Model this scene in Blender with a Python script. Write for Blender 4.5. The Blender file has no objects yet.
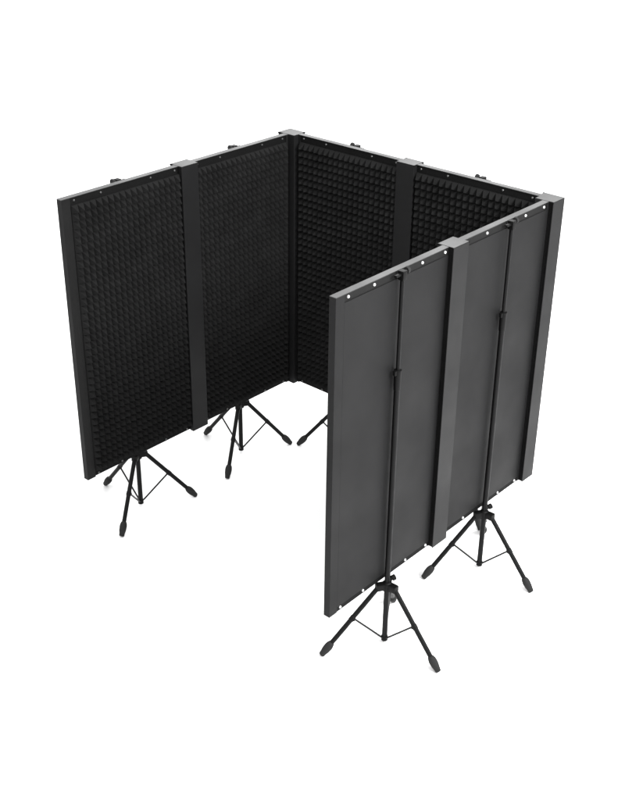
import bpy, bmesh, math, random
from mathutils import Matrix, Vector
random.seed(4)
S = bpy.context.scene
C = S.collection
PI = math.pi

# ------------------------------------------------------------------ camera
def look_axes(yaw, pitch, roll):
    f = Vector((math.sin(yaw)*math.cos(pitch), math.cos(yaw)*math.cos(pitch), math.sin(pitch)))
    r = f.cross(Vector((0, 0, 1))).normalized()
    u = r.cross(f)
    c, s = math.cos(roll), math.sin(roll)
    return c*r + s*u, -s*r + c*u, f
cam = bpy.data.cameras.new("camera")
cam_ob = bpy.data.objects.new("camera", cam); C.objects.link(cam_ob)
r, u, f = look_axes(-0.7342, -0.4973, 0.0068)
m = Matrix((( r.x, u.x, -f.x), (r.y, u.y, -f.y), (r.z, u.z, -f.z))).to_4x4()
m.translation = Vector((5.3865, -5.8316, 4.5532))
cam_ob.matrix_world = m
cam.sensor_fit = 'HORIZONTAL'; cam.sensor_width = 36.0
cam.lens = 36.0*1156.37/618
cam.shift_x = 5.125/618; cam.shift_y = 2.167/618
cam.clip_start = 0.05; cam.clip_end = 500
S.camera = cam_ob

# ------------------------------------------------------------------ studio light
W_ = bpy.data.worlds.new("World"); S.world = W_; W_.use_nodes = True
bg = W_.node_tree.nodes["Background"]
bg.inputs[0].default_value = (1, 1, 1, 1); bg.inputs[1].default_value = 0.72
S.view_settings.view_transform = 'Standard'; S.view_settings.look = 'None'
S.view_settings.gamma = 1.0; S.view_settings.exposure = 1.0
S.cycles.max_bounces = 8; S.cycles.diffuse_bounces = 5

def softbox(name, loc, target, sx, sy, power):
    l = bpy.data.lights.new(name, 'AREA'); l.shape = 'RECTANGLE'; l.size = sx; l.size_y = sy
    l.energy = power
    o = bpy.data.objects.new(name, l); C.objects.link(o); o.location = loc
    d = Vector(target) - Vector(loc)
    o.rotation_euler = d.to_track_quat('-Z', 'Y').to_euler()
    return o
softbox('overhead_softbox', (3.2, -3.0, 7.5), (1.05, -1.0, 0.6), 5.0, 5.0, 200)
softbox('key_softbox', (6.4, -0.8, 4.9), (0.6, -0.6, 1.7), 2.0, 1.4, 390)
softbox('rear_softbox', (-4.2, 5.6, 7.2), (1.0, -1.0, 2.2), 7.0, 4.0, 290)
softbox('side_softbox', (7.5, 2.6, 2.6), (2.1, -0.6, 1.2), 2.5, 3.0, 40)

# ------------------------------------------------------------------ materials
def mat(name, col, rough=0.5, metal=0.0, var=0.12, scale=6.0, bump=0.0, bscale=300.0, spec=0.5, rvar=0.08):
    M = bpy.data.materials.new(name); M.use_nodes = True
    nt = M.node_tree; b = nt.nodes['Principled BSDF']
    tc = nt.nodes.new('ShaderNodeTexCoord')
    n = nt.nodes.new('ShaderNodeTexNoise'); n.inputs['Scale'].default_value = scale; n.inputs['Detail'].default_value = 6
    nt.links.new(tc.outputs['Object'], n.inputs['Vector'])
    mr = nt.nodes.new('ShaderNodeMapRange')
    mr.inputs[1].default_value = 0.3; mr.inputs[2].default_value = 0.7
    mr.inputs[3].default_value = 1-var; mr.inputs[4].default_value = 1+var
    nt.links.new(n.outputs['Fac'], mr.inputs[0])
    vm = nt.nodes.new('ShaderNodeVectorMath'); vm.operation = 'SCALE'
    vm.inputs[0].default_value = col
    nt.links.new(mr.outputs[0], vm.inputs['Scale'])
    nt.links.new(vm.outputs[0], b.inputs['Base Color'])
    rr = nt.nodes.new('ShaderNodeMapRange')
    rr.inputs[1].default_value = 0.3; rr.inputs[2].default_value = 0.7
    rr.inputs[3].default_value = rough-rvar; rr.inputs[4].default_value = min(1, rough+rvar)
    nt.links.new(n.outputs['Fac'], rr.inputs[0]); nt.links.new(rr.outputs[0], b.inputs['Roughness'])
    b.inputs['Metallic'].default_value = metal
    b.inputs['Specular IOR Level'].default_value = spec
    if bump:
        n2 = nt.nodes.new('ShaderNodeTexNoise'); n2.inputs['Scale'].default_value = bscale; n2.inputs['Detail'].default_value = 3
        nt.links.new(tc.outputs['Object'], n2.inputs['Vector'])
        bp = nt.nodes.new('ShaderNodeBump'); bp.inputs['Strength'].default_value = bump; bp.inputs['Distance'].default_value = 0.002
        nt.links.new(n2.outputs['Fac'], bp.inputs['Height']); nt.links.new(bp.outputs[0], b.inputs['Normal'])
    return M
M_floor = mat('white_sweep', (.93, .93, .93), .9, var=.0, spec=0.0)
M_frame = mat('grey_anodised_frame', (.011, .011, .0112), .5, var=0.04, scale=3, bump=.05, spec=0.5)
M_post = mat('dark_post_cover', (.0066, .0066, .0068), .48, var=0.04, scale=3, bump=.05, spec=0.12)
M_cover = mat('charcoal_cover_sheet', (.0058, .0058, .0060), .55, var=0.04, scale=2.5, bump=.08, bscale=500, spec=0.1)
M_flange = mat('black_riveted_strip', (.006, .006, .006), .65, spec=.1)
M_trim = mat('dark_inner_trim', (.0045, .0045, .0045), .55, var=.05, spec=.15)
M_black = mat('matt_black', (.003, .003, .003), .7, spec=.08)  # even near-black for spacers, strips, webs, cores and clips
M_foam = mat('black_foam', (.0075, .0075, .0075), .7, var=.2, scale=9, bump=.3, bscale=900, spec=.05)
M_rivet = mat('bright_rivet', (.6, .6, .6), .35, metal=.5, var=.02)
M_rivet_d = mat('dull_rivet', (.1, .1, .1), .35, metal=.8, var=.05)
M_tube = mat('black_powder_tube', (.0025, .0025, .0026), .45, var=.1, scale=15, spec=.11)
M_plastic = mat('black_plastic', (.0022, .0022, .0022), .5, var=.1, scale=15, spec=.1)
M_rubber = mat('grey_rubber', (.010, .010, .010), .75, var=.15, scale=30, spec=.2)
M_wire = mat('steel_brace', (.003, .003, .003), .4, metal=.0, spec=.25)

# ------------------------------------------------------------------ mesh helpers
def link(name, bm, material, parent=None, smooth=False):
    bmesh.ops.recalc_face_normals(bm, faces=bm.faces[:])
    me = bpy.data.meshes.new(name); bm.to_mesh(me); bm.free()
    me.materials.append(material)
    if smooth:
        for p in me.polygons: p.use_smooth = True
        me.set_sharp_from_angle(angle=math.radians(38))
    o = bpy.data.objects.new(name, me); C.objects.link(o)
    if parent: o.parent = parent
    return o
def box(bm, x0, x1, y0, y1, z0, z1, bev=0.0):
    t = bmesh.new()
    bmesh.ops.create_cube(t, size=1)
    for v in t.verts:
        v.co = Vector(((x0+x1)/2 + v.co.x*(x1-x0), (y0+y1)/2 + v.co.y*(y1-y0), (z0+z1)/2 + v.co.z*(z1-z0)))
    if bev: bmesh.ops.bevel(t, geom=t.edges[:], offset=bev, segments=2, affect='EDGES', profile=.6)
    merge(bm, t)
def merge(bm, t):
    me = bpy.data.meshes.new('tmp'); t.to_mesh(me); t.free(); bm.from_mesh(me); bpy.data.meshes.remove(me)
def prism(bm, pts, z0, z1, bev=0.0):
    t = bmesh.new()
    f = t.faces.new([t.verts.new((x, y, z0)) for x, y in pts])
    e = bmesh.ops.extrude_face_region(t, geom=[f])
    for v in e['geom']:
        if isinstance(v, bmesh.types.BMVert): v.co.z = z1
    bmesh.ops.recalc_face_normals(t, faces=t.faces[:])
    if bev: bmesh.ops.bevel(t, geom=t.edges[:], offset=bev, segments=2, affect='EDGES', profile=.6)
    merge(bm, t)
def lathe(bm, a, b, prof, n=20):
    """prof: list of (distance along a->b in metres, radius); ends closed."""
    a = Vector(a); b = Vector(b); d = (b-a).normalized()
    x = d.orthogonal().normalized(); y = d.cross(x)
    rings = []
    for s, rad in prof:
        rings.append([bm.verts.new(a + d*s + (x*math.cos(2*PI*k/n) + y*math.sin(2*PI*k/n))*rad) for k in range(n)])
    for p, q in zip(rings, rings[1:]):
        for k in range(n): bm.faces.new((p[k], p[(k+1) % n], q[(k+1) % n], q[k]))
    bm.faces.new(rings[0][::-1]); bm.faces.new(rings[-1])
def tube(bm, a, b, rad, n=18):
    L = (Vector(b)-Vector(a)).length
    lathe(bm, a, b, [(0, rad*.88), (rad*.12, rad), (L-rad*.12, rad), (L, rad*.88)], n)

def thing(name, label, cat, loc, rotz=0.0, group=None):
    o = bpy.data.objects.new(name, None); C.objects.link(o); o.empty_display_size = .1
    o.location = loc; o.rotation_euler = (0, 0, rotz); tag(o, label, cat, group)
    return o
def tag(o, label, cat, group=None):
    o['label'] = label; o['category'] = cat
    if group: o['group'] = group
def dup(root, loc, rotz, label, sx=1.0):
    rr = root.copy(); C.objects.link(rr); rr.location = loc; rr.rotation_euler = (0, 0, rotz)
    rr.scale = (sx, 1, 1); rr['label'] = label
    for ch in list(root.children):
        c = ch.copy(); C.objects.link(c); c.parent = rr
        for g in ch.children:
            d = g.copy(); C.objects.link(d); d.parent = c
    return rr

# ------------------------------------------------------------------ floor
bm = bmesh.new()
bmesh.ops.create_grid(bm, x_segments=2, y_segments=2, size=90)
fl = link('floor', bm, M_floor); fl['kind'] = 'structure'

# ------------------------------------------------------------------ dimensions
ZB = 0.46; H = 1.9165; T = 0.0408; P = 0.0324; PW = 0.1414
WX = 2.078; AR = 0.0095
def wall_frame(wall):
    """rotation about z and the map (s from the back or left corner, n outward) -> world xy"""
    if wall == 'left':  return PI/2, lambda s, n: (-n, -s)
    if wall == 'back':  return 0.0, lambda s, n: (s, n)
    return -PI/2 + AR, lambda s, n: (WX + s*math.sin(AR) + n*math.cos(AR), -s*math.cos(AR) + n*math.sin(AR))

# ------------------------------------------------------------------ acoustic panel (local x along the wall, y outward, z up from its bottom edge)
PWID = 0.985
def make_panel(label):
    t = thing('acoustic_panel', label, 'acoustic panel', (0, 0, 0), 0, 'panels of the booth')
    hw = PWID/2; ht = T/2; EF = .065            # end flange width
    # end channels
    for s in (-1, 1):
        bm = bmesh.new()
        x0, x1 = sorted((s*hw, s*(hw-EF)))
        box(bm, x0, x1, -ht+.006, ht, .0, H-.004, .0012)
        link('side_rail', bm, M_cover, t)
        bm = bmesh.new(); box(bm, x0, x1, -ht, -ht+.0058, .0, H-.004, .001)
        link('inner_trim', bm, M_trim, t)
    # top web
    bm = bmesh.new(); box(bm, -hw, hw, -ht-.0005, ht+.0005, H-.0035, H, .0008)
    link('top_rail', bm, M_frame, t)
    # recessed dark riveted strips top and bottom + core board
    bm = bmesh.new(); box(bm, -hw+EF+.0005, hw-EF-.0005, -ht+.006, ht-.009, .004, H-.004)
    link('core_board', bm, M_black, t)
    bm = bmesh.new(); box(bm, -hw+EF+.0005, hw-EF-.0005, ht-.0088, ht-.0035, .0005, .060); link('bottom_strip', bm, M_black, t)
    bm = bmesh.new(); box(bm, -hw+EF+.0005, hw-EF-.0005, ht-.0088, ht-.0045, H-.075, H-.004); link('top_strip', bm, M_flange, t)
    # outer charcoal cover sheet, flush with the channels, gap at top and bottom
    bm = bmesh.new(); box(bm, -hw+EF+.0003, hw-EF-.0003, ht-.0033, ht-.0004, .034, H-.046, .0012)
    link('cover_sheet', bm, M_cover, t)
    # pyramid foam on the inside
    nx, nz = 19, 37
    fx0, fx1, fz0, fz1 = -hw+EF+.002, hw-EF-.002, .045, H-.05
    px = (fx1-fx0)/nx; pz = (fz1-fz0)/nz
    yb = -ht+.0058; yv = -ht-.004; ya = -ht-.042
    bm = bmesh.new()
    box(bm, fx0, fx1, yv, yb, fz0, fz1)
    for i in range(nx):
        for k in range(nz):
            x0 = fx0+i*px; x1 = x0+px; z0 = fz0+k*pz; z1 = z0+pz
            g = .0004; gz = .0004; tp = .07
            xc = (x0+x1)/2 + random.uniform(-.0012, .0012); zc = z0 + pz*.32 + random.uniform(-.0012, .0012)
            aa = ya + random.uniform(-.0015, .0015)
            b_ = [bm.verts.new(q) for q in ((x0+g, yv-.0004, z0+gz), (x1-g, yv-.0004, z0+gz), (x1-g, yv-.0004, z1-gz), (x0+g, yv-.0004, z1-gz))]
            hx, hz = px*tp/2, pz*tp/2
            a_ = [bm.verts.new(q) for q in ((xc-hx, aa, zc-hz), (xc+hx, aa, zc-hz), (xc+hx, aa, zc+hz), (xc-hx, aa, zc+hz))]
            for j in range(4): bm.faces.new((b_[j], b_[(j+1) % 4], a_[(j+1) % 4], a_[j]))
            bm.faces.new(a_); bm.faces.new(b_[::-1])
    link('foam_sheet', bm, M_foam, t)
    # press rivets, a bright head outside and a dull one inside
    for z in (H-.023, .020):
        for x in (-.397, -.197, .197, .397):
            bm = bmesh.new()
            lathe(bm, (x, ht-.0043, z), (x, ht+.1, z), [(0, .0083), (.003, .0083), (.0062, .0066), (.0082, .0031), (.0087, .0008)], 16)
            link('rivet', bm, M_rivet, t, True)
            bm = bmesh.new()
            lathe(bm, (x, -ht+.0058, z), (x, -ht-.1, z), [(0, .0075), (.003, .0075), (.006, .0055), (.0075, .001)], 14)
            link('rivet_back', bm, M_rivet_d, t, True)
    return t
panel_spots = [
    # wall, s0, s1, label
    ('right', 1.003, 1.988, 'grey-backed panel at the open end of the right wall, nearest corner of the booth'),
    ('right', .024, .997, 'grey-backed panel of the right wall between its middle post and the far right corner post'),
    ('left', 1.0182, 2.0, 'foam-lined panel at the open end of the left wall, its narrow edge showing'),
    ('left', .024, 1.0122, 'foam-lined panel of the left wall between its middle post and the back left corner post'),
    ('back', .024, 1.0244, 'foam-lined panel of the back wall beside the back left corner post'),
    ('back', 1.0304, 2.054, 'foam-lined panel of the back wall half hidden behind the right wall'),
]
panel0 = make_panel(panel_spots[0][3])
for i, (w, s0, s1, lab) in enumerate(panel_spots):
    rz, at = wall_frame(w); x, y = at((s0+s1)/2, 0)
    sx = (s1-s0)/PWID
    if i == 0:
        panel0.location = (x, y, ZB); panel0.rotation_euler = (0, 0, rz); panel0.scale = (sx, 1, 1)
    else: dup(panel0, (x, y, ZB), rz, lab, sx)

# ------------------------------------------------------------------ middle posts joining two panels
def make_post(label):
    t = thing('joining_post', label, 'post', (0, 0, 0), 0, 'posts between two panels')
    h = PW/2; a = T/2+.0015; o = T/2+P
    bm = bmesh.new(); box(bm, -h, h, o-.006, o, 0, H-.001, .0018); link('outer_cover', bm, M_post, t)
    bm = bmesh.new(); box(bm, -h+.0025, h-.0025, a, o-.006, .003, H-.001); link('black_spacer', bm, M_black, t)  # plain black filler in the gap behind the outer cover
    bm = bmesh.new(); box(bm, -h, h, -o, -a, 0, H-.001, .0018); link('inner_cover', bm, M_post, t)
    bm = bmesh.new(); box(bm, -.0025, .0025, -a, a, .003, H-.001); link('web', bm, M_black, t)
    bm = bmesh.new(); box(bm, -h+.002, h-.002, -o+.001, o-.001, H+.0003, H+.0014); link('top_cap', bm, M_frame, t)
    for sx, sy in ((-1, 1), (1, -1)):
        bm = bmesh.new(); box(bm, *sorted((sx*(h-.0015), sx*(h+.0035))), *sorted((sy*(o-.012), sy*(o+.001))), H-.008, H+.002)
        link('corner_clip', bm, M_black, t)
    return t
post_spots = [('right', 1.0, 'dark post with clear front face joining the two grey-backed panels of the right wall'),
              ('left', 1.0152, 'dark post rising between the two foam-lined panels of the left wall'),
              ('back', 1.0274, 'dark post rising between the two foam-lined panels of the back wall')]
post0 = make_post(post_spots[0][2])
for i, (w, s, lab) in enumerate(post_spots):
    rz, at = wall_frame(w); x, y = at(s, 0)
    if i == 0: post0.location = (x, y, ZB); post0.rotation_euler = (0, 0, rz)
    else: dup(post0, (x, y, ZB), rz, lab)

# ------------------------------------------------------------------ corner posts (local +x, -y point into the booth for the left one)
def make_corner(label, loc, sgn, ox, oy, ix, iy, ex, ey):
    """ox, oy: how far the outside cover stands out; ix, iy: reach of the inside block; ex, ey: length of the outside cover along each wall"""
    t = thing('corner_post', label, 'post', loc, 0, 'corner posts of the booth')
    a = T/2+.0015
    def q(pts):
        pts = [(sgn*x, y) for x, y in pts]
        return pts if sgn > 0 else pts[::-1]
    w = .006
    bm = bmesh.new()
    prism(bm, q([(-ox, oy), (-ox, -ey), (-ox+w, -ey), (-ox+w, oy-w), (ex, oy-w), (ex, oy)]), 0, H-.001, .0015)
    link('outer_cover', bm, M_post, t)
    bm = bmesh.new()
    prism(bm, q([(-ox+w, oy-w), (-ox+w, -ey+.003), (-a, -ey+.003), (-a, a), (ex-.003, a), (ex-.003, oy-w)]), .003, H-.001)
    link('black_spacer', bm, M_black, t)  # same black filler, bent round the corner behind the cover
    bm = bmesh.new(); prism(bm, q([(a, -a), (a, -iy), (ix, -iy), (ix, -a)]), 0, H-.001, .002); link('inner_cover', bm, M_post, t)
    bm = bmesh.new(); box(bm, -a+.001, a-.001, -a+.001, a-.001, .003, H-.001); link('core', bm, M_black, t)
    k = .002
    bm = bmesh.new()
    prism(bm, q([(-ox+.001, oy-.001), (-ox+.001, -ey+k), (-a, -ey+k), (-a, -ey+k-.001), (a, -iy+.001), (ix-.001, -iy+.001), (ix-.001, -a), (ex-k, a), (ex-k, oy-.001)]), H+.0003, H+.0014)
    link('top_cap', bm, M_frame, t)
    for pts in ([(-ox-.001, -ey+.0015), (-ox-.001, -ey-.0035), (-ox+.012, -ey-.0035), (-ox+.012, -ey+.0015)],
                [(ex-.0015, oy-.012), (ex+.0035, oy-.012), (ex+.0035, oy+.001), (ex-.0015, oy+.001)]):
        bm = bmesh.new(); prism(bm, q(pts), H-.008, H+.002); link('corner_clip', bm, M_black, t)
    return t
make_corner('dark post in the back left corner, farthest from the open side', (0, 0, ZB), 1, .068, .050, .077, .066, .070, .070)
make_corner('dark post at the far right corner with its outside edge on show', (WX, 0, ZB), -1, .053, .053, .072, .072, .088, .071)

# ------------------------------------------------------------------ tripod stands (origin on the floor under the pole; +y points away from the booth)
def make_stand(label):
    t = thing('tripod_stand', label, 'tripod stand', (0, 0, 0), 0, 'tripod stands carrying the panels')
    R = .386; zt = ZB + H
    HZ = .425
    # main tube with telescoping upper tube
    bm = bmesh.new(); tube(bm, (0, 0, .028), (0, 0, 1.80), .0165); link('lower_tube', bm, M_tube, t, True)
    bm = bmesh.new(); tube(bm, (0, 0, 1.80), (0, 0, zt-.022), .0115); link('upper_tube', bm, M_tube, t, True)
    bm = bmesh.new()
    lathe(bm, (0, 0, 1.705), (0, 0, 2), [(0, .0175), (.006, .0195), (.09, .0205), (.105, .0215), (.118, .0215), (.122, .0125)], 20)
    box(bm, .010, .034, -.009, .009, 1.80, 1.826, .003)
    cl = link('collar', bm, M_plastic, t, True)
    # bottom sleeve where the braces meet
    bm = bmesh.new(); lathe(bm, (0, 0, .018), (0, 0, 1), [(0, .014), (.004, .0195), (.034, .0195), (.038, .0168)], 20); link('bottom_sleeve', bm, M_plastic, t, True)
    # three-armed hub
    bm = bmesh.new()
    lathe(bm, (0, 0, HZ-.034), (0, 0, 1), [(0, .024), (.004, .030), (.046, .030), (.056, .026), (.060, .020)], 24)
    for k in range(3):
        a = PI/2 + k*2*PI/3; ca, sa = math.cos(a), math.sin(a)
        tb = bmesh.new(); box(tb, .018, .070, -.021, .021, HZ-.022, HZ+.020, .007)
        bmesh.ops.rotate(tb, verts=tb.verts[:], cent=(0, 0, 0), matrix=Matrix.Rotation(a, 3, 'Z')); merge(bm, tb)
    link('hub', bm, M_plastic, t, True)
    # locking knob of the hub, on the side away from the panel
    bm = bmesh.new()
    lathe(bm, (-.012, .006, HZ+.036), (-.070, .036, HZ+.056), [(0, .011), (.016, .011), (.0165, .017), (.036, .018), (.040, .013)], 14)
    link('knob', bm, M_plastic, t, True)
    for k in range(3):
        a = PI/2 + k*2*PI/3; d = Vector((math.cos(a), math.sin(a), 0))
        A = d*.055 + Vector((0, 0, HZ-.004)); B = d*R + Vector((0, 0, .022))
        ax = (B-A).normalized(); L = (B-A).length
        bm = bmesh.new(); tube(bm, A, B - ax*.055, .0146)
        M_ = A + ax*L*.47
        side = ax.cross(Vector((0, 0, 1))).normalized(); up = side.cross(ax)
        lathe(bm, M_ - ax*.016, M_ + ax*.02, [(0, .0147), (.002, .0168), (.030, .0168), (.032, .0147)], 18)
        lathe(bm, M_ - side*.019 - up*.006, M_ + side*.019 - up*.006, [(0, .006), (.002, .0075), (.036, .0075), (.038, .006)], 10)
        leg = link('leg', bm, M_tube, t, True)
        bm = bmesh.new()
        lathe(bm, B - ax*.082, B + ax*.03, [(0, .0150), (.003, .0185), (.018, .0235), (.034, .0252), (.060, .0235), (.078, .0195), (.096, .0175), (.100, .0145)], 16)
        # keep the rubber tip on the floor
        low = min(v.co.z for v in bm.verts)
        for v in bm.verts: v.co.z = max(v.co.z, .001)
        link('rubber_foot', bm, M_rubber, leg, True)
        bm = bmesh.new()
        tube(bm, M_ - up*.010 - d*.004, d*.021 + Vector((0, 0, .046)), .0062, 10)
        lathe(bm, d*.012 + Vector((0, 0, .046)) - side*.009, d*.012 + Vector((0, 0, .046)) + side*.009, [(0, .008), (.018, .008)], 10)
        link('brace', bm, M_wire, t, True)
    # clamp that grips the top edge of the panel
    bm = bmesh.new()
    box(bm, -.017, .017, -.018, .018, zt-.046, zt+.004, .004)
    box(bm, .012, .058, -.010, .008, zt-.020, zt-.008, .004)
    link('clamp', bm, M_plastic, t, True)
    bm = bmesh.new()
    lathe(bm, (-.015, -.002, zt-.006), (-.2, -.002, zt), [(0, .006), (.016, .006), (.0165, .017), (.030, .019), (.034, .016), (.035, .008)], 16)
    link('clamp_knob', bm, M_rubber, t, True)
    return t
stand_spots = [
    ('right', 1.503, 'black tripod stand behind the nearest grey-backed panel, whole pole on show'),
    ('right', .503, 'black tripod stand behind the farther grey-backed panel of the right wall'),
    ('left', 1.522, 'black tripod stand under the open-end panel of the left wall'),
    ('left', .522, 'black tripod stand under the left wall panel next to the back corner'),
    ('back', .545, 'black tripod stand of the back wall with one foot showing past the near panel'),
    ('back', 1.555, 'black tripod stand hidden behind the back wall except its clamp knob at the top right'),
]
stand0 = make_stand(stand_spots[0][2])
for i, (w, s, lab) in enumerate(stand_spots):
    rz, at = wall_frame(w); x, y = at(s, .047)
    if i == 0: stand0.location = (x, y, 0); stand0.rotation_euler = (0, 0, rz)
    else: dup(stand0, (x, y, 0), rz, lab)
